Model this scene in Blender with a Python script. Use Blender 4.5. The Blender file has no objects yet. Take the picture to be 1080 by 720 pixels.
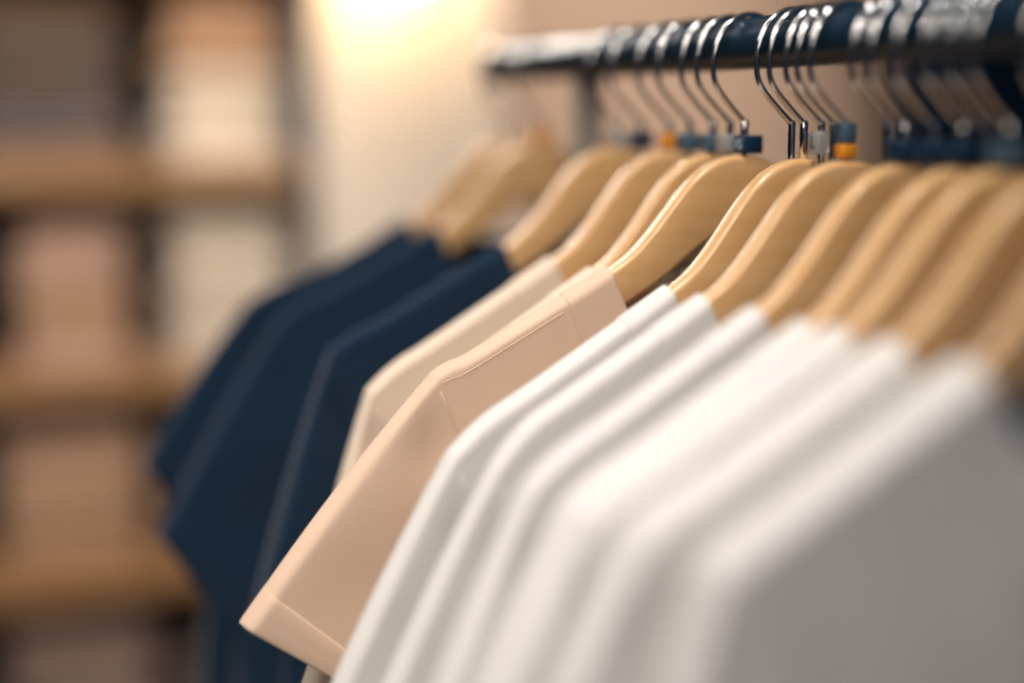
import bpy, bmesh, math, random
from mathutils import Vector, Matrix, noise

random.seed(7)
S = bpy.context.scene
COL = S.collection
PI = math.pi
RZ = 1.45                      # height of the rail centre

# ------------------------------------------------------------------ materials
def new_mat(name):
    m = bpy.data.materials.new(name); m.use_nodes = True
    nt = m.node_tree
    b = nt.nodes['Principled BSDF']
    return m, nt, b

def sset(b, **kw):
    for k, v in kw.items():
        k = k.replace('_', ' ')
        if k in b.inputs: b.inputs[k].default_value = v

def lin(r, g, b):
    f = lambda c: ((c/255+0.055)/1.055)**2.4 if c > 10 else c/255/12.92
    return (f(r), f(g), f(b), 1)

def fabric(name, col, rough=.9, sheen=.25, amount=.06, bump=.12):
    m, nt, b = new_mat(name)
    tc = nt.nodes.new('ShaderNodeTexCoord')
    n = nt.nodes.new('ShaderNodeTexNoise'); n.inputs['Scale'].default_value = 900; n.inputs['Detail'].default_value = 2
    n2 = nt.nodes.new('ShaderNodeTexNoise'); n2.inputs['Scale'].default_value = 25; n2.inputs['Detail'].default_value = 4
    mix = nt.nodes.new('ShaderNodeMixRGB'); mix.blend_type = 'MULTIPLY'; mix.inputs[0].default_value = 1
    mr = nt.nodes.new('ShaderNodeMapRange'); mr.inputs[3].default_value = 1-amount; mr.inputs[4].default_value = 1+amount
    mix.inputs[1].default_value = col
    bp = nt.nodes.new('ShaderNodeBump'); bp.inputs['Strength'].default_value = bump; bp.inputs['Distance'].default_value = .0006
    L = nt.links.new
    L(tc.outputs['Object'], n.inputs['Vector']); L(tc.outputs['Object'], n2.inputs['Vector'])
    L(n2.outputs['Fac'], mr.inputs[0]); L(mr.outputs[0], mix.inputs[2])
    L(mix.outputs[0], b.inputs['Base Color'])
    L(n.outputs['Fac'], bp.inputs['Height']); L(bp.outputs[0], b.inputs['Normal'])
    sset(b, Roughness=rough, Sheen_Weight=sheen, Sheen_Roughness=.5, Specular_IOR_Level=.2)
    return m

def wood(name, c1, c2, rough=.32, coat=.5, axis=0, scale=14):
    m, nt, b = new_mat(name)
    tc = nt.nodes.new('ShaderNodeTexCoord'); mp = nt.nodes.new('ShaderNodeMapping')
    sc = [120, 120, 120]; sc[axis] = scale
    mp.inputs['Scale'].default_value = sc
    n = nt.nodes.new('ShaderNodeTexNoise'); n.inputs['Scale'].default_value = 1; n.inputs['Detail'].default_value = 5; n.inputs['Distortion'].default_value = .6
    cr = nt.nodes.new('ShaderNodeValToRGB')
    cr.color_ramp.elements[0].position = .3; cr.color_ramp.elements[0].color = c1
    cr.color_ramp.elements[1].position = .75; cr.color_ramp.elements[1].color = c2
    L = nt.links.new
    L(tc.outputs['Object'], mp.inputs[0]); L(mp.outputs[0], n.inputs['Vector'])
    L(n.outputs['Fac'], cr.inputs[0]); L(cr.outputs[0], b.inputs['Base Color'])
    sset(b, Roughness=rough, Coat_Weight=coat, Coat_Roughness=.25)
    return m

def plain(name, col, rough=.5, metal=0, **kw):
    m, nt, b = new_mat(name)
    tc = nt.nodes.new('ShaderNodeTexCoord')
    n = nt.nodes.new('ShaderNodeTexNoise'); n.inputs['Scale'].default_value = 40
    mr = nt.nodes.new('ShaderNodeMapRange'); mr.inputs[3].default_value = max(0, rough-.04); mr.inputs[4].default_value = rough+.04
    nt.links.new(tc.outputs['Object'], n.inputs['Vector']); nt.links.new(n.outputs['Fac'], mr.inputs[0])
    nt.links.new(mr.outputs[0], b.inputs['Roughness'])
    sset(b, Base_Color=col, Metallic=metal, **kw)
    return m

def plaster(name, col, rough=.85, amount=.05, scale=3):
    m, nt, b = new_mat(name)
    tc = nt.nodes.new('ShaderNodeTexCoord')
    n = nt.nodes.new('ShaderNodeTexNoise'); n.inputs['Scale'].default_value = scale; n.inputs['Detail'].default_value = 6
    mr = nt.nodes.new('ShaderNodeMapRange'); mr.inputs[3].default_value = 1-amount; mr.inputs[4].default_value = 1+amount
    mix = nt.nodes.new('ShaderNodeMixRGB'); mix.blend_type = 'MULTIPLY'; mix.inputs[0].default_value = 1; mix.inputs[1].default_value = col
    nt.links.new(tc.outputs['Object'], n.inputs['Vector']); nt.links.new(n.outputs['Fac'], mr.inputs[0])
    nt.links.new(mr.outputs[0], mix.inputs[2]); nt.links.new(mix.outputs[0], b.inputs['Base Color'])
    sset(b, Roughness=rough)
    return m

M = dict(
    white=fabric('white_cotton', (.76, .745, .73, 1)),
    beige=fabric('beige_cotton', (.76, .565, .43, 1)),
    beige2=fabric('light_beige_cotton', (.80, .665, .54, 1)),
    navy=fabric('navy_cotton', (.0022, .021, .053, 1), sheen=.3),
    wood=wood('beech', (.66, .385, .165, 1), (.74, .465, .225, 1)),
    chrome=plain('chrome', (.68, .70, .72, 1), .14, 1),
    rail=plain('dark_blue_steel', (.010, .030, .055, 1), .26, 0, Coat_Weight=.0, Coat_Roughness=.15, Specular_IOR_Level=.16),
    post=plain('satin_grey_steel', (.13, .105, .085, 1), .6, 0),
    tag_navy=plain('navy_plastic', (.008, .03, .07, 1), .35),
    tag_grey=plain('slate_plastic', (.07, .12, .17, 1), .35),
    tag_orange=plain('orange_plastic', (.80, .30, .02, 1), .4),
    tag_clear=plain('clear_plastic', (.75, .74, .72, 1), .2, 0, Transmission_Weight=.6),
    ink=plain('white_ink', (.45, .58, .68, 1), .6),
    ink_dark=plain('dark_ink', (.01, .02, .04, 1), .6),
    board=wood('shelf_oak', (.27, .145, .065, 1), (.38, .22, .105, 1), .45, .2, 0, 6),
    panel=plaster('dark_panel', (.010, .020, .038, 1)),  # shade inside the shelf unit is put into this dark blue
    pillar=plaster('pillar_plaster', (.72, .64, .56, 1)),
    brown=plaster('tan_wall', (.40, .285, .21, 1)),
    ceil=plaster('ceiling_paint', (.55, .50, .45, 1)),
    floor=wood('floor_oak', (.16, .10, .06, 1), (.24, .15, .09, 1), .4, .2, 1, 3),
    black=plain('black_metal', (.02, .022, .028, 1), .4),
    f_cream=fabric('cream_knit', (.66, .56, .44, 1)),
    f_white=fabric('offwhite_knit', (.74, .66, .57, 1)),
    f_pink=fabric('dusty_pink_knit', (.50, .33, .25, 1)),
    f_tan=fabric('tan_knit', (.46, .28, .15, 1)),
    f_grey=fabric('charcoal_denim', (.05, .06, .075, 1)),
    f_brown=fabric('brown_knit', (.22, .14, .09, 1)),
    f_mauve=fabric('mauve_knit', (.22, .17, .16, 1)),
)
gm, gnt, gb = new_mat('lit_globe')
sset(gb, Base_Color=(1, .85, .6, 1), Emission_Color=(1, .70, .36, 1), Emission_Strength=52.0)
M['globe'] = gm

# ------------------------------------------------------------------ helpers
def link(name, verts, faces, mat, parent=None, smooth=True):
    me = bpy.data.meshes.new(name)
    me.from_pydata([tuple(v) for v in verts], [], faces)
    bm = bmesh.new(); bm.from_mesh(me)
    bmesh.ops.remove_doubles(bm, verts=bm.verts, dist=1e-6)
    bmesh.ops.recalc_face_normals(bm, faces=bm.faces)
    bm.to_mesh(me); bm.free()
    if smooth:
        for p in me.polygons: p.use_smooth = True
    me.materials.append(mat)
    o = bpy.data.objects.new(name, me); COL.objects.link(o)
    if parent: o.parent = parent
    return o

def tag(o, label=None, cat=None, group=None, kind=None):
    if label: o['label'] = label
    if cat: o['category'] = cat
    if group: o['group'] = group
    if kind: o['kind'] = kind
    return o

def empty(name, loc, label, cat, group=None, rz=0, ry=0, rx=0):
    o = bpy.data.objects.new(name, None); o.empty_display_size = .02
    COL.objects.link(o); o.location = loc; o.rotation_euler = (rx, ry, rz)
    return tag(o, label, cat, group)

def grid_faces(nr, nc, base=0, wrap=False):
    f = []
    for r in range(nr-1):
        for c in range(nc if wrap else nc-1):
            d = (c+1) % nc
            f.append((base+r*nc+c, base+r*nc+d, base+(r+1)*nc+d, base+(r+1)*nc+c))
    return f

def tube(path, rad, seg=10, caps=True):
    """mesh data of a tube along a list of points (radius may be a list)"""
    P = [Vector(p) for p in path]; n = len(P)
    if not isinstance(rad, (list, tuple)): rad = [rad]*n
    T = [((P[min(i+1, n-1)]-P[max(i-1, 0)]).normalized()) for i in range(n)]
    a = Vector((0, 1, 0)) if abs(T[0].y) < .9 else Vector((1, 0, 0))
    N = (a - T[0]*a.dot(T[0])).normalized()
    V = []
    for i in range(n):
        N = (N - T[i]*N.dot(T[i])).normalized(); B = T[i].cross(N)
        for k in range(seg):
            q = 2*PI*k/seg
            V.append(P[i] + (N*math.cos(q)+B*math.sin(q))*rad[i])
    F = grid_faces(n, seg, 0, True)
    if caps:
        F.append(tuple(range(seg))); F.append(tuple((n-1)*seg+k for k in range(seg)))
    return V, F

def merge(*vf):
    V, F = [], []
    for v, f in vf:
        b = len(V); V += list(v); F += [tuple(i+b for i in q) for q in f]
    return V, F

def catmull(pts, n=6):
    P = [Vector(p) for p in pts]; out = []
    for i in range(len(P)-1):
        p0, p1, p2, p3 = P[max(i-1, 0)], P[i], P[i+1], P[min(i+2, len(P)-1)]
        for k in range(n):
            t = k/n
            out.append(.5*((2*p1)+(p2-p0)*t+(2*p0-5*p1+4*p2-p3)*t*t+(3*p1-p0-3*p2+p3)*t**3))
    out.append(P[-1]); return out

def rbox(cx, cy, cz, sx, sy, sz, r=.002, seg=2):
    """bevelled box as (verts, faces)"""
    bm = bmesh.new(); bmesh.ops.create_cube(bm, size=1)
    for v in bm.verts: v.co = Vector((cx+v.co.x*sx, cy+v.co.y*sy, cz+v.co.z*sz))
    r = min(r, .45*min(sx, sy, sz))
    bmesh.ops.bevel(bm, geom=list(bm.edges), offset=r, segments=seg, profile=.5, affect='EDGES')
    bm.verts.index_update()
    V = [v.co.copy() for v in bm.verts]; F = [tuple(v.index for v in f.verts) for f in bm.faces]
    bm.free(); return V, F

def lathe(prof, seg=32):
    V = [];
    for r, z in prof:
        for k in range(seg):
            q = 2*PI*k/seg; V.append(Vector((r*math.cos(q), r*math.sin(q), z)))
    return V, grid_faces(len(prof), seg, 0, True)

def interp(tab, x):
    if x <= tab[0][0]: return tab[0][1]
    for (a, b), (c, d) in zip(tab, tab[1:]):
        if x <= c: return b+(d-b)*(x-a)/(c-a)
    return tab[-1][1]

def smooth_tab(tab, n=8):
    return [(p.x, p.y) for p in catmull([(a, b, 0) for a, b in tab], n)]

# ------------------------------------------------------------------ wooden hanger
TOP = smooth_tab([(0, -.0650), (.010, -.0657), (.020, -.0693), (.030, -.0762), (.040, -.0868), (.050, -.1000), (.060, -.1130),
                  (.070, -.1240), (.080, -.1318), (.092, -.1393), (.115, -.1532), (.150, -.1742), (.166, -.1838), (.176, -.1895), (.182, -.1970)])
BOT = smooth_tab([(0, -.108), (.015, -.1115), (.030, -.1215), (.045, -.1345), (.060, -.1455), (.080, -.1580), (.110, -.1735), (.150, -.1950), (.170, -.2065), (.178, -.2080), (.182, -.2030)])
HT = .006                                     # half thickness

def make_hanger_mesh():
    xs = sorted(set([round(a, 5) for a, b in TOP]))
    xs = [-x for x in reversed(xs) if x > 0]+xs
    V, rings = [], 0
    NS = 5
    for x in xs:
        zt, zb = interp(TOP, abs(x)), interp(BOT, abs(x))
        ht = HT*(1 if abs(x) < .172 else max(.35, 1-((abs(x)-.172)/.0115)**2))
        r = min(.0038, ht*.75, (zt-zb)*.45)
        ring = []
        for cx, cz, a0 in ((ht-r, zt-r, 0), (-(ht-r), zt-r, 90), (-(ht-r), zb+r, 180), (ht-r, zb+r, 270)):
            for k in range(NS):
                q = math.radians(a0+90*k/(NS-1)); ring.append(Vector((x, cx+r*math.cos(q), cz+r*math.sin(q))))
        V += ring; rings += 1
    n = NS*4
    F = grid_faces(rings, n, 0, True)
    F.append(tuple(range(n))); F.append(tuple((rings-1)*n+k for k in range(n)))
    return V, F
HANGER = make_hanger_mesh()
HOOK_PTS = [(0, 0, -.0460), (-.0040, 0, -.0425), (-.0115, 0, -.0355), (-.0190, 0, -.0275), (-.0228, 0, -.0205), (-.0236, 0, -.0110), (-.0212, 0, .0000),
            (-.0160, 0, .0092), (-.0085, 0, .0150), (0, 0, .0168), (.0085, 0, .0150), (.0158, 0, .0095), (.0205, 0, .0015), (.0222, 0, -.0065)]
HOOK_PATH = catmull(HOOK_PTS, 5)
HOOK = tube(HOOK_PATH, [.0016]*(len(HOOK_PATH)-3)+[.0019, .0021, .0016], 10)
FERRULE = tube([(0, 0, -.0470), (0, 0, -.0455), (0, 0, -.0450)][::-1] + [(0, 0, -.069)], [.0016, .0023, .0023, .0023], 12)
FERRULE = tube([(0, 0, -.0442), (0, 0, -.0452), (0, 0, -.0690)], [.0017, .0023, .0023], 12)
HG = 'wooden hangers along the clothes rail'

def hanger(Y, label, rz=0, ry=0):
    e = empty('wooden_hanger', (0, Y, RZ), label, 'hanger', HG, rz, ry)
    link('hanger_body', *HANGER, M['wood'], e)
    link('hook', *HOOK, M['chrome'], e)
    link('ferrule', *FERRULE, M['chrome'], e)
    return e

CLIPBAR = tube([(x, 0, -.128) for x in (-.055, -.054, -.03, 0, .03, .054, .055)], [.002, .0028, .0028, .0028, .0028, .0028, .002], 10)
CLIPSTEM = tube([(0, 0, -.0442), (0, 0, -.0455), (0, 0, -.127)], [.0017, .0021, .0021], 10)
def clip_hanger(Y, label, rx=0):
    e = empty('clip_hanger', (0, Y, RZ), label, 'hanger', 'slim chrome clip hangers squeezed between the wooden hangers', 0, 0, rx)
    link('hook', *HOOK, M['chrome'], e)
    link('stem', *CLIPSTEM, M['chrome'], e)
    link('bar', *CLIPBAR, M['chrome'], e)
    for sx in (-1, 1):
        c = merge(rbox(sx*.040, 0, -.1290, .012, .0080, .009, .002), rbox(sx*.040, -.0025, -.136, .014, .0018, .010, .0008), rbox(sx*.040, .0025, -.136, .014, .0018, .010, .0008))
        link('clip', *c, M['chrome'], e)
    return e

def size_marker(Y, kind, label, z=-.0585, rz=0, text=None, hz=.0108, w=.0135):
    e = empty('size_marker', (0, Y, RZ+z-hz/2), label, 'size marker', 'size markers clipped on the hanger hooks', rz)
    body = rbox(0, 0, hz/2, w, w, hz, .0012)
    link('marker_body', *body, M['tag_'+kind], e)
    if text:
        cu = bpy.data.curves.new('marker_text', 'FONT'); cu.body = text; cu.size = hz*.78; cu.align_x = 'CENTER'; cu.align_y = 'CENTER'; cu.extrude = .0001
        t = bpy.data.objects.new('tmp', cu); COL.objects.link(t)
        dg = bpy.context.evaluated_depsgraph_get()
        me = bpy.data.meshes.new_from_object(t.evaluated_get(dg))
        bpy.data.objects.remove(t)
        me.materials.clear(); me.materials.append(M['ink_dark' if kind == 'clear' else 'ink'])
        o = bpy.data.objects.new('lettering', me); COL.objects.link(o); o.parent = e
        o.matrix_local = Matrix.Translation((-w/2-.0001, 0, hz/2)) @ Matrix.Rotation(-PI/2, 4, 'Z') @ Matrix.Rotation(PI/2, 4, 'X')
    return e

# ------------------------------------------------------------------ t-shirt
def ease(x): x = max(0, min(1, x)); return x*x*(3-2*x)

class Shirt:
    def __init__(s, tip=(.203, -.187), neck_z=-.1335, T=.0085, Tf=None, ang=52, length=.172, hem_w=.165, hem_ang=None, swing=0., amp=.003, seed=0, rough_fold=1.0, T0=.0082, rd=.0065):
        s.T0 = T0; s.rd = rd
        s.tip = tip; s.nz = neck_z; s.T = T; s.Tf = Tf or T; s.ang = math.radians(ang); s.len = length; s.hw = hem_w
        s.ha = math.radians(hem_ang if hem_ang is not None else ang+90); s.swing = swing; s.amp = amp; s.seed = seed; s.fold = rough_fold
    def ridge(s, x):
        x = abs(x)
        if x < .085: return max(s.nz, interp(TOP, x)+.003)
        t = (x-.085)/(s.tip[0]-.085)
        hang = interp(TOP, min(x, .176))+.003
        base = s.nz+(s.tip[1]-s.nz)*t - .003*math.sin(PI*max(0, min(1, t)))
        if x <= .176: return max(base, hang)
        h0 = max(s.nz+(s.tip[1]-s.nz)*(.176-.085)/(s.tip[0]-.085), interp(TOP, .176)+.003)
        k = min(1, (x-.176)/(s.tip[0]-.176))
        return h0+(s.tip[1]-h0)*(k*.6+.4*k*k)
    def thick(s, d, front):
        T = s.Tf if front else s.T
        T0 = s.T0
        k = ease((d-.02)/.16)
        Tm = T0+(T-T0)*k
        q = min(1, max(0, d/s.rd))
        return Tm*(1-(1-q)**2.4)**.75
    def disp(s, x, z):
        d = max(0, s.ridge(x)-z)
        w = ease(d/.14)
        n = noise.noise(Vector((x*7+s.seed*3.1, z*3.2, s.seed*1.7)))+.5*noise.noise(Vector((x*19+z*6, z*6+s.seed, 4.2)))
        return s.amp*w*n*s.fold
    def arm(s, t):                            # armhole curve t 0..1 (right half, x>0)
        S = Vector(s.tip)
        x = S.x+.030*t-.040*math.sin(PI*t); z = S.y-.205*t
        return x, z
    def neck(s, w, phi, front):
        a = .112+(.0855-.112)*w
        c, sn = math.cos(phi), max(0, math.sin(phi))
        drop = (.090+(.066-.090)*w) if front else (.034+(.014-.034)*w)
        return a*c, s.ridge(a)-drop*(1-abs(c)**3.2)
    def body(s):
        V, F = [], []
        un = .112/s.tip[0]
        us = [un*math.cos(PI*(i/40)) for i in range(41)][::-1]
        side = [un+(1-un)*(1-(1-i/14)**1.3) for i in range(1, 15)]
        us = [-u for u in reversed(side)]+us+side
        # rows: dense close to the ridge
        rows = [0, .0004, .0009, .0016, .0025, .0035, .0045, .0055, .0065, .008, .0105, .0135, .017, .023, .031, .042, .056, .075, .1, .125, .15, .175, .205, .25, .31, .38, .46, .54, .60, .64, .66]
        for front in (True, False):
            base = len(V)
            for d in rows:
                v = d
                # side boundary at this drop
                if d <= .205: bx, bz = s.arm(d/.205); g = (d/.205)**5
                else:
                    k = (d-.205)/(.66-.205); bx = s.arm(1)[0]+.006*k; bz = s.arm(1)[1]-(.455)*k; g = 1
                for u in us:
                    x0 = u*s.tip[0]
                    if abs(x0) < .11195:
                        phi = math.acos(max(-1, min(1, x0/.112))); xt, zt = s.neck(0, phi, front)
                    else: zt = s.ridge(x0)
                    zb = s.tip[1]-.66
                    # vertical lerp so that edge follows the armhole
                    fr = d/.66
                    zedge = bz
                    x = u*bx
                    ztop_edge = s.tip[1]
                    f2 = (ztop_edge-zedge)/(ztop_edge-zb)
                    z = zt+(zb-zt)*f2
                    dd = s.ridge(x)-z
                    y = s.thick(dd, front)
                    e = bx-abs(x)
                    ef = math.sqrt(max(0, 1-(1-min(1, max(0, e/.03)))**2))
                    y *= 1-g*(1-ef)
                    y = (-y if front else y)+s.disp(x, z)
                    V.append(Vector((x, y, z)))
            F += grid_faces(len(rows), len(us), base)
        return V, F
    def collar(s):
        V, F = [], []
        ph = []
        N = 64
        for i in range(N+1):
            t = i/N; ph.append(PI*(.5-.5*math.cos(PI*t))*1.0)
        ws = [-.05, -.02, 0, .05, .5, .95, 1.0, 1.02]
        off = [-.0004, .0007, .0011, .0011, .0011, .0011, .0006, -.0002]
        loop = [(p, True) for p in ph]+[(PI-p, False) for p in ph][1:-1]
        for w, o in zip(ws, off):
            for p, front in loop:
                x, z = s.neck(w, p, front)
                dd = s.ridge(x)-z
                # stretch the rounding so the rib lies over the hanger
                y = s.thick(max(0, dd), front)+o*min(1, math.sin(p)*6)
                top = o*(1-min(1, math.sin(p)*6))
                y = (-y if front else y)+s.disp(x, z)
                V.append(Vector((x, y, z+top+.0002)))
        F = grid_faces(len(ws), len(loop), 0, True)
        return V, F
    def sleeve_pt(s, t, r, front, side, extra=0):
        ax, az = s.arm(t)
        S = Vector(s.tip)
        dirv = Vector((math.cos(s.ang), -math.sin(s.ang)))
        Ht = S+dirv*s.len
        hv = Vector((math.cos(s.ha), -math.sin(s.ha)))     # from hem top towards the body
        Hb = Ht+hv*s.hw
        hx, hz = Ht.x+(Hb.x-Ht.x)*t, Ht.y+(Hb.y-Ht.y)*t
        x = ax+(hx-ax)*r; z = az+(hz-az)*r
        b = math.sin(PI*r)*(1-t)**2*.003                      # the top edge bulges a little
        x += b*.7; z += b*.7
        # thickness
        d0 = s.ridge(ax)-az
        y0 = s.thick(d0, front)*(1-t**5)
        Ts = (s.Tf if front else s.T)
        L = s.hw
        q = min(1, t*L/.0075); qb = min(1, (1-t)*L/.018)
        y1 = max(s.T0, Ts*.95)*(1-(1-q)**2.4)**.75*math.sqrt(max(0, 1-(1-qb)**2))
        k = ease(r*1.6)
        y = y0+(y1-y0)*k + extra*min(1, q+.2)*min(1, qb+.2)
        dz = s.disp(x, z)*(1 if r < .02 else 1)
        yy = (-y if front else y)+dz+s.swing*r*r
        # soft folds running down from the shoulder
        yy += .0045*s.fold*math.sin(t*8+r*2.5+s.seed*1.7)*math.sin(PI*min(1, r*1.1))*(t*(1-t))*2.4
        yy += (.0040 if front else -.0005)*math.exp(-((r-.13)/.09)**2-((t-.17-.05*math.sin(s.seed))/.10)**2)*(1 if front else 0)
        v = Vector((side*x, yy, z+(extra if t < .001 else 0)))
        return v
    def loop_ts(s):
        ts = [0, .002, .005, .009, .014, .02, .027, .035, .044, .055, .07, .09, .13, .18, .24, .31, .38, .46, .54, .62, .7, .78, .85, .9, .94, .97, .99, 1]
        return ts
    def sleeve(s, side, r0=0, r1=1, n=26, extra=0):
        ts = s.loop_ts()
        loop = [(t, True) for t in ts]+[(t, False) for t in reversed(ts)][1:-1]
        V = []
        for i in range(n+1):
            r = r0+(r1-r0)*i/n
            for t, f in loop: V.append(s.sleeve_pt(t, r, f, side, extra))
        return V, grid_faces(n+1, len(loop), 0, True)
    def hem(s, side):
        ts = s.loop_ts(); loop = [(t, True) for t in ts]+[(t, False) for t in reversed(ts)][1:-1]
        V = []; rs = [(.868, -.0002), (.872, .0006), (.88, .001), (.92, .001), (.96, .001), (.99, .001), (1.002, .0005), (1.003, -.0004)]
        for r, e in rs:
            for t, f in loop: V.append(s.sleeve_pt(t, r, f, side, e))
        return V, grid_faces(len(rs), len(loop), 0, True)
    def shoulder_seam(s, side):               # stitched line along the front of the shoulder
        P = []
        for i in range(25):
            x = .114+(s.tip[0]-.004-.114)*i/24
            z = s.ridge(x)-.0085
            P.append(Vector((side*x, -s.thick(.0085, True)+.0001+s.disp(x, z), z)))
        return P
    def seam(s, side):                        # raised armhole seam
        path = []
        for f in (True, False):
            ts = [i/22 for i in range(23)]
            if not f: ts = ts[::-1]
            for t in ts: path.append(s.sleeve_pt(t, .012, f, side, .0002))
        return path

TG = 't-shirts hanging along the clothes rail'
def shirt(Y, colour, label, rz=0, ry=0, **kw):
    s = Shirt(**kw)
    e = empty('t_shirt', (0, Y, RZ), label, 't-shirt', TG, rz, ry)
    m = M[colour]
    link('shirt_body', *s.body(), m, e)
    link('collar', *s.collar(), m, e)
    for side in (-1, 1):
        sl = link('sleeve', *s.sleeve(side), m, e)
        link('sleeve_hem', *s.hem(side), m, sl)
        link('shoulder_seam', *tube(s.shoulder_seam(side), .0004, 6), m, e)
        link('armhole_seam', *tube(s.seam(side), .0007, 6), m, sl)
    return e

# ------------------------------------------------------------------ the rail and its rack
YF, YN = .472, -.80
rack = empty('clothes_rack', (0, (YF+YN)/2, 0), 'dark blue steel clothes rack whose long top rail carries all the hangers', 'clothes rack')
def rel(vf, o): return [v-Vector(o.location) for v in vf[0]], vf[1]
n = 24
link('rail', *rel(tube([(0, YN+(YF-YN)*i/n, RZ) for i in range(n+1)], .0150, 32), rack), M['rail'], rack)
for yy, s_ in ((YF, 1), (YN, -1)):
    prof = [(.0, 0), (.0150, 0), (.0172, .001), (.0172, .007), (.012, .0095), (0, .010)]
    v, f = lathe(prof, 28)
    v = [Vector((p.x, yy+s_*(p.z-.002), RZ+p.y)) for p in v]
    link('end_cap', *rel((v, f), rack), M['chrome'], rack)
    yp = .284 if s_ > 0 else yy+.022
    link('post', *rel(tube([(0, yp, .06), (0, yp, .5), (0, yp, 1.0), (0, yp, RZ-.013)], .0110, 20), rack), M['post'], rack)
    link('foot', *rel(tube(catmull([(-.26, yp, .055), (-.2, yp, .06), (0, yp, .066), (.2, yp, .06), (.26, yp, .055)], 4), .014, 16), rack), M['rail'], rack)
    for sx in (-1, 1):
        v, f = tube([(0, -.009, 0), (0, -.008, 0), (0, .008, 0), (0, .009, 0)], [.018, .0215, .0215, .018], 24)
        w = rbox(0, 0, .022, .014, .026, .02, .003)
        v, f = merge((v, f), w)
        v = [p+Vector((sx*.235, yp, .0215)) for p in v]
        link('caster', *rel((v, f), rack), M['black'], rack)
    
# ------------------------------------------------------------------ garments on their hangers
def hung(Y, hlabel, colour, slabel, rz=0, ry=0, **kw):
    hanger(Y, hlabel, rz, ry); shirt(Y, colour, slabel, rz, ry, **kw)
hung(.443, 'blurred pale wooden hanger in the navy t-shirt at the far end of the rail',
     'navy', 'navy t-shirt at the far end of the rail', rz=-.05, ry=.05, tip=(.217, -.204), ang=58, length=.155, hem_ang=139, T=.012, seed=1, amp=.005)
hung(.372, 'blurred pale wooden hanger in the middle navy t-shirt, an orange marker on its hook',
     'navy', 'middle navy t-shirt of three, its long sleeve edge reaching lowest', ry=.045, tip=(.207, -.203), ang=61, length=.188, hem_ang=125, T=.014, seed=2, amp=.005)
hung(.2288, 'pale wooden hanger in the navy t-shirt next to the beige ones',
     'navy', 'navy t-shirt directly behind the beige t-shirts', ry=.03, tip=(.207, -.204), ang=74, length=.195, T=.014, seed=3, amp=.004, hem_w=.16)
hung(.150, 'pale wooden hanger in the lighter beige t-shirt beside the navy ones',
     'beige2', 'light beige t-shirt with clear shoulder seam next to the navy t-shirts', tip=(.208, -.210), ang=74, length=.17, T=.012, seed=4, amp=.003, hem_w=.155)
hung(.0907, 'pale wooden hanger wedged close behind the one in the sharp beige t-shirt',
     'beige2', 'beige t-shirt almost hidden behind the sharp beige sleeve', rz=.06, tip=(.203, -.208), ang=67, length=.180, T=.009, seed=5, amp=.002)
hung(.048, 'pale wooden hanger with wide visible face, in the sharp beige t-shirt',
     'beige', 'sharp beige t-shirt with spread sleeve and stitched hem in full view', ry=.05, tip=(.188, -.192), ang=52.6, length=.172, hem_ang=146.4, hem_w=.17, T=.010, seed=6, amp=.0025)
hung(-.0125, 'pale wooden hanger in sharp focus at the collar of the first white t-shirt',
     'white', 'first white t-shirt, directly in front of the sharp beige one', rz=.025, tip=(.210, -.212), ang=62, length=.172, T=.0095, seed=7, amp=.0018)
hung(-.0538, 'pale wooden hanger in the second white t-shirt, orange and slate markers on its hook',
     'white', 'second white t-shirt, counted from the beige ones', tip=(.200, -.212), ang=63, length=.172, T=.0095, seed=8, amp=.0022)
hung(-.1043, 'pale wooden hanger in the third white t-shirt, navy marker on its hook',
     'white', 'third white t-shirt, counted from the beige ones', rz=.05, ry=.01, tip=(.204, -.208), ang=66, length=.172, T=.012, seed=9, amp=.003)
hung(-.148, 'blurred wooden hanger in the fourth white t-shirt, counted from the beige ones',
     'white', 'fourth white t-shirt, counted from the beige ones', rz=.02, tip=(.203, -.205), ang=64, length=.172, T=.0115, T0=.0095, rd=.008, seed=10, amp=.003)
hung(-.1807, 'blurred wooden hanger third from the near end, in a white t-shirt',
     'white', 'blurred white t-shirt third from the near end of the rail', ry=.02, tip=(.203, -.205), ang=65, length=.172, T=.0125, T0=.0115, rd=.010, seed=11, amp=.003)
hung(-.2181, 'shaded wooden hanger second from the near end, in a white t-shirt',
     'white', 'blurred white t-shirt second from the near end of the rail', ry=.02, tip=(.200, -.203), ang=66, length=.172, T=.0145, T0=.0135, rd=.011, seed=12, amp=.004)
hung(-.2619, 'shaded wooden hanger in the frontmost white t-shirt of the row',
     'white', 'frontmost white t-shirt of the row, its broad front panel in shade', tip=(.195, -.200), ang=76, length=.17, T=.015, T0=.014, rd=.011, Tf=.022, seed=13, amp=.007)

clip_hanger(.192, 'slim chrome clip hanger between the last navy and the first beige t-shirt')
clip_hanger(.121, 'slim chrome clip hanger between the two paler beige t-shirts')
clip_hanger(.0695, 'slim chrome clip hanger just behind the sharp beige t-shirt')
clip_hanger(.0000, 'slim chrome clip hanger between the sharp beige and first white t-shirt')
clip_hanger(-.0410, 'slim chrome clip hanger close behind the second white t-shirt')
clip_hanger(-.0300, 'slim chrome clip hanger between the first and second white t-shirts, clear marker on its hook')
clip_hanger(-.0915, 'slim chrome clip hanger between the second and third white t-shirts')
clip_hanger(-.1262, 'slim chrome clip hanger between the third and fourth white t-shirts')
clip_hanger(-.1645, 'slim chrome clip hanger between the fourth white t-shirt and the next nearer one')

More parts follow.
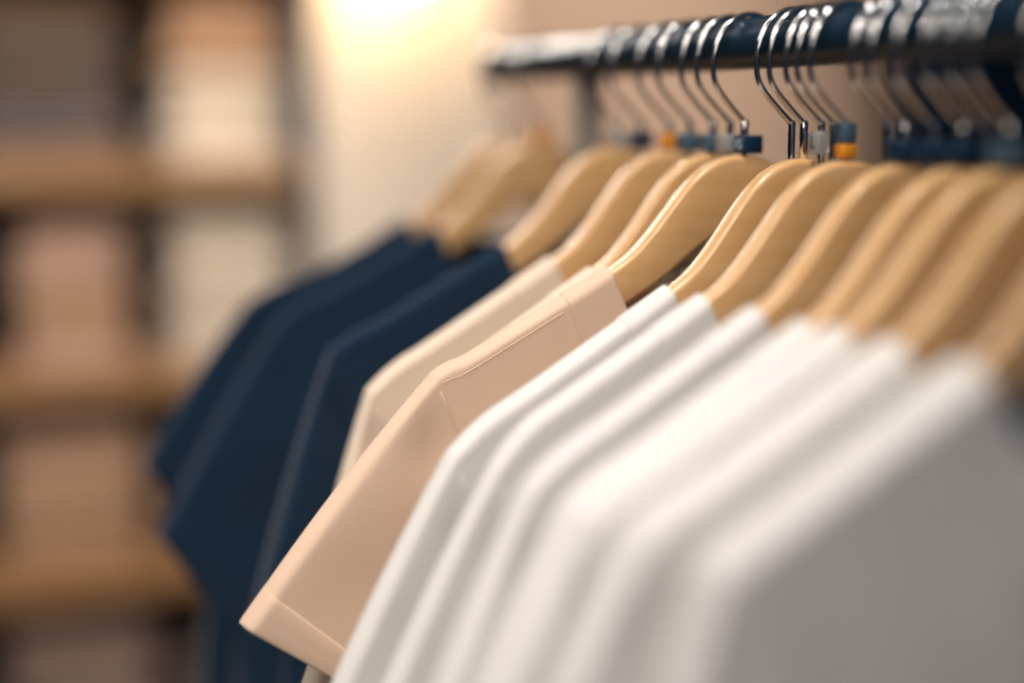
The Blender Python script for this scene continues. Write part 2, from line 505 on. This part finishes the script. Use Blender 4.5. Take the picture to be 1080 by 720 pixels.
size_marker(.048, 'navy', 'navy XS size marker on the hook of the wide-faced hanger', text='XS')
size_marker(-.0538, 'orange', 'orange size marker at the hook base of the second white t-shirt', z=-.0600, hz=.0075, w=.0090)
size_marker(-.0538, 'grey', 'slate size marker above the orange one on the second white t-shirt hook', z=-.0505, hz=.011, w=.0085)
size_marker(-.0300, 'clear', 'clear size marker with a dark letter beside the orange marker', z=-.0560, hz=.0125, text='L', w=.011)
size_marker(-.1043, 'navy', 'navy size marker on the hook of the third white t-shirt')
size_marker(-.1262, 'navy', 'blurred navy size marker on the clip hanger between third and fourth white t-shirts')
size_marker(-.148, 'navy', 'blurred navy size marker on the fourth white t-shirt hook')
size_marker(-.1807, 'grey', 'blurred slate size marker on the hook third from the near end')
size_marker(-.2181, 'navy', 'blurred navy size marker on the hook second from the near end')
size_marker(.192, 'navy', 'blurred navy size marker between the navy and beige t-shirts')
size_marker(.150, 'orange', 'small blurred orange size marker on the lighter beige t-shirt hook', hz=.009, w=.010)
size_marker(.121, 'grey', 'blurred slate size marker between the two paler beige t-shirts')
size_marker(.0907, 'grey', 'blurred slate size marker close behind the XS marker')
size_marker(.0695, 'clear', 'clear size marker just behind the XS marker')
size_marker(.372, 'orange', 'blurred orange size marker on the middle navy t-shirt hook')
size_marker(.2288, 'clear', 'blurred clear size marker on the hook of the navy t-shirt next to beige')

# ------------------------------------------------------------------ the shop around it
def struct(name, vf, mat, smooth=False):
    return tag(link(name, *vf, mat, None, smooth), kind='structure')
def box(x0, x1, y0, y1, z0, z1, r=.002): return rbox((x0+x1)/2, (y0+y1)/2, (z0+z1)/2, x1-x0, y1-y0, z1-z0, r)
struct('floor', box(-2.6, 3.2, -2.2, 3.0, -.06, 0), M['floor'])
struct('ceiling', box(-2.6, 3.2, -2.2, 3.0, 2.9, 2.96), M['ceil'])
struct('wall_back', box(-2.6, 3.2, 2.8, 2.9, 0, 2.9), M['brown'])
struct('wall_left', box(-2.6, -2.5, -2.2, 2.8, 0, 2.9), M['panel'])
struct('wall_right', box(3.1, 3.2, -2.2, 2.8, 0, 2.9), M['panel'])
struct('pillar', box(.150, .500, 1.80, 2.30, 0, 2.9, .008), M['pillar'])

struct('reflection_darkener_1', box(.502, 3.098, 2.45, 2.799, 2.02, 2.899, .004), M['panel'])  # unseen dark box, added so the hooks reflect something darker
# shelf unit
SX0, SX1, SY0, SY1 = -1.30, .140, 1.80, 2.25
unit = empty('shelf_unit', ((SX0+SX1)/2, (SY0+SY1)/2, 0), 'tall oak shelf unit with back coloured dark for shade, filled with folded clothes', 'shelf unit')
SH = [.25, .605, .962, 1.318, 1.690, 2.05]          # top faces of the boards
for z in SH:
    link('shelf_board', *rel(box(SX0+.02, SX1-.02, SY0, SY1-.02, z-.042, z, .004), unit), M['board'], unit, False)
for x in (SX0, SX1-.02):
    link('side_panel', *rel(box(x, x+.02, SY0+.005, SY1, 0, 2.1, .003), unit), M['panel'], unit, False)
link('back_panel', *rel(box(SX0+.02, SX1-.02, SY1-.018, SY1, .02, 2.1, .002), unit), M['panel'], unit, False)

def folded(w, dpt, h, seed):
    """a folded garment: two or three rounded layers at the front fold, soft ends"""
    rnd = random.Random(seed)
    lay = 2
    prof = []
    hl = h/lay
    for i in range(lay):                      # front bulges from bottom to top
        for k in range(7):
            q = -PI/2+PI*k/6; prof.append((-dpt/2+hl*.5-hl*.5*math.cos(q)+rnd.uniform(0, .002), hl*(i+.5)+hl*.5*math.sin(q)))
    for k in range(1, 6): prof.append((-dpt/2+dpt*k/6, h+.002*math.sin(k*1.3+seed)))
    for k in range(7):
        q = PI/2-PI*k/6; prof.append((dpt/2-h*.5+h*.5*math.cos(q), h/2+h/2*math.sin(q)))
    for k in range(5, 0, -1): prof.append((-dpt/2+dpt*k/6, .0))
    V = []; nx = 13
    for i in range(nx):
        t = -1+2*i/(nx-1); e = 1-.0*abs(t)
        a = abs(t)
        sq = 1 if a < .84 else math.sqrt(max(.02, 1-((a-.84)/.16)**2))
        for y, z in prof:
            zz = h/2+(z-h/2)*(.35+.65*sq)
            zz = max(0, zz - (h/2)*(1-(.35+.65*sq)))
            V.append(Vector((t*w/2+.003*math.sin(z*90+seed), y*(1-.03*(1-sq))+.002*math.sin(t*3+seed), zz+.0015*h/.03*math.sin(t*4+seed)*(z/h))))
    F = grid_faces(nx, len(prof), 0, True)
    m = len(prof); F.append(tuple(range(m))); F.append(tuple((nx-1)*m+k for k in range(m)))
    return V, F

ORD = ['bottom', 'second', 'third', 'fourth', 'fifth', 'sixth', 'seventh']
def stack(x, z, w, cols, h, where, name='folded_sweater', seed=0):
    zz = z
    n = len(cols)
    for i, (c, cn) in enumerate(cols):
        hh = h*(1+.12*math.sin(seed*3+i*2.1))
        o = link(name, *folded(w*(1+.03*math.sin(i*1.7+seed)), .34, hh, seed*10+i), M[c])
        o.location = (x+.006*math.sin(i*2.3+seed), 2.02+.006*math.cos(i*1.9+seed), zz+.0005)
        zz += hh+.0038
        pos = 'topmost' if i == n-1 else ORD[i]+' from below' if i else 'lowest'
        tag(o, f'{cn}, {pos} in {where}', 'folded clothes', 'folded clothes on the shelf unit')
C_, W_, P_, T_, G_, B_, V_ = (('f_cream', 'cream folded sweater'), ('f_white', 'off-white folded sweater'), ('f_pink', 'dusty pink folded sweater'),
    ('f_tan', 'tan folded sweater'), ('f_grey', 'charcoal folded trousers'), ('f_brown', 'brown folded sweater'), ('f_mauve', 'mauve folded sweater'))
# bay at z 1.318 (top of the picture)
stack(-.300, 1.3185, .25, [B_, V_, G_, B_, G_, B_], .040, 'dark stack on upper shelf', seed=1)
stack(.003, 1.3185, .205, [W_, W_, C_, W_, T_, P_, T_], .038, 'pale stack on upper shelf', seed=2)
# bay at z .962
stack(-.270, .9625, .185, [P_, P_, T_, P_, P_, P_], .040, 'pink stack on middle shelf', seed=3)
stack(.003, .9625, .205, [C_, W_, W_, C_, W_, C_, C_], .036, 'cream stack on middle shelf', seed=4)
# bay at z .605
stack(-.285, .6055, .24, [T_, P_, T_, P_, T_, P_], .041, 'tan stack on lower shelf at frame edge', seed=5)
stack(.003, .6055, .205, [T_, T_, P_, C_, T_], .040, 'lower shelf stack behind navy sleeves', seed=6)
# bay at z .25
stack(-.285, .2505, .25, [V_, P_, V_, P_, V_, P_], .040, 'mauve stack on the bottom shelf', seed=7)
stack(.003, .2505, .205, [G_, V_, G_, V_], .040, 'grey stack on the bottom shelf', seed=8)

# curtain added at the back, standing in for a dark area
cur = empty('curtain', (2.5, 2.62, 0), 'added dark navy curtain standing in for a dark area behind the hooks', 'curtain')
V = []; NX, NZ = 121, 14
for j in range(NZ):
    z = .03+1.86*j/(NZ-1)
    for i in range(NX):
        x = 1.97+1.07*i/(NX-1)
        V.append(Vector((x, 2.62+.035*math.sin(x*58+.4*math.sin(z*2))*(1-.25*j/(NZ-1))+.008*math.sin(x*21+z), z)))
cl = link('curtain_cloth', *rel((V, grid_faces(NZ, NX)), cur), M['navy'], cur)
so = cl.modifiers.new('thickness', 'SOLIDIFY'); so.thickness = .002
RODZ = 1.945
link('curtain_rod', *rel(tube([(x, 2.62, RODZ) for x in (1.92, 2.2, 2.6, 3.07)], .014, 16), cur), M['black'], cur)
for i in range(8):
    x = 2.01+i*.138
    link('curtain_ring', *rel(tube([(x, 2.62+.024*math.cos(q*PI/8), RODZ-.018+.034*math.sin(q*PI/8)) for q in range(17)], .003, 8, False), cur), M['black'], cur)
for x in (1.95, 3.04):
    link('rod_bracket', *rel(merge(rbox(x, 2.71, RODZ, .02, .17, .02, .003), rbox(x, 2.793, RODZ, .05, .012, .09, .003)), cur), M['black'], cur)

# pendant lamp
PL = (.285, 1.690, 1.682)
lamp = empty('pendant_lamp', PL, 'glowing warm globe pendant lamp hanging close to the pale pillar', 'lamp')
R_ = .048
link('globe', *lathe([(.001, -R_)]+[(R_*math.sin(PI*k/18), -R_*math.cos(PI*k/18)) for k in range(1, 17)], 32), M['globe'], lamp)
link('holder', *lathe([(.0001, .085), (.012, .085), (.016, .08), (.018, .052), (.024, .050), (.024, .046), (.0001, .046)], 24), M['black'], lamp)
link('cord', *tube([(0, 0, .08), (0, 0, .5), (0, 0, 2.9-PL[2]-.03)], .003, 8), M['black'], lamp)
link('canopy', *lathe([(.0001, 2.9-PL[2]), (.05, 2.9-PL[2]), (.05, 2.9-PL[2]-.02), (.01, 2.9-PL[2]-.035), (.0001, 2.9-PL[2]-.035)], 24), M['black'], lamp)

# ------------------------------------------------------------------ light
def area(name, loc, target, sx, sy, watts, col):
    l = bpy.data.lights.new(name, 'AREA'); l.shape = 'RECTANGLE'; l.size = sx; l.size_y = sy; l.energy = watts; l.color = col
    o = bpy.data.objects.new(name, l); COL.objects.link(o); o.location = loc
    o.rotation_euler = (Vector(target)-Vector(loc)).to_track_quat('-Z', 'Y').to_euler(); return o
def spot(name, loc, target, watts, col, deg, blend, rad):
    l = bpy.data.lights.new(name, 'SPOT'); l.energy = watts; l.color = col; l.spot_size = math.radians(deg); l.spot_blend = blend; l.shadow_soft_size = rad
    o = bpy.data.objects.new(name, l); COL.objects.link(o); o.location = loc
    o.rotation_euler = (Vector(target)-Vector(loc)).to_track_quat('-Z', 'Y').to_euler(); return o
area('ceiling_light_rail', (-.45, -.10, 2.80), (-.15, .1, 1.3), .26, .26, 20, (1, .93, .87))
area('rail_highlight_fill', (.05, 1.72, 1.98), (-.05, .2, 1.38), .8, .10, 9, (1, .90, .80))  # unseen light added for the bright line on top of the rail
spot('wall_fill_spot', (1.15, .45, 2.75), (1.0, 2.8, 1.35), 440, (1, .88, .78), 50, .9, .08)  # added spot without a fixture, brightens only the tan back wall
area('front_fill', (-1.25, -1.45, 2.55), (-.15, -.05, 1.2), 1.0, 1.0, 15, (1, .87, .75))  # added soft fill for the near shirt fronts and the gaps between them
spot('track_spot_front', (-1.05, -1.05, 2.55), (-.22, .12, 1.17), 105, (1, .91, .82), 29, 1, .07)
spot('shelf_fill_spot', (-.45, .55, 2.75), (-.08, 1.95, .82), 240, (1, .86, .73), 44, 1, .06)  # unseen spot added to brighten the shelves and folded clothes
w = bpy.data.worlds.new('shop_world'); S.world = w; w.use_nodes = True
bg = w.node_tree.nodes['Background']; bg.inputs[0].default_value = (.10, .19, .34, 1); bg.inputs[1].default_value = .27

# ------------------------------------------------------------------ camera
f_px = 1500.0; VPx, VPy = -40.0, 118.0
p = math.atan((360-VPy)/f_px); th = math.atan((540-VPx)/f_px*math.cos(p))
F_ = Vector((math.sin(th)*math.cos(p), math.cos(th)*math.cos(p), -math.sin(p)))
R__ = Vector((math.cos(th), -math.sin(th), 0)); U_ = R__.cross(F_)
cam = bpy.data.cameras.new('camera'); co = bpy.data.objects.new('camera', cam); COL.objects.link(co)
cam.sensor_width = 36; cam.lens = 36*f_px/1080; cam.clip_start = .02; cam.clip_end = 50
loc = Vector((-.43428, -.69758, 1.41048))
co.matrix_world = Matrix(((R__.x, U_.x, -F_.x, loc.x), (R__.y, U_.y, -F_.y, loc.y), (R__.z, U_.z, -F_.z, loc.z), (0, 0, 0, 1)))
cam.dof.use_dof = True; cam.dof.focus_distance = .798; cam.dof.aperture_fstop = 50/54
S.camera = co
S.view_settings.view_transform = 'Standard'; S.view_settings.look = 'None'
S.view_settings.gamma = 1; S.view_settings.use_curve_mapping = False
S.view_settings.exposure = -0.2
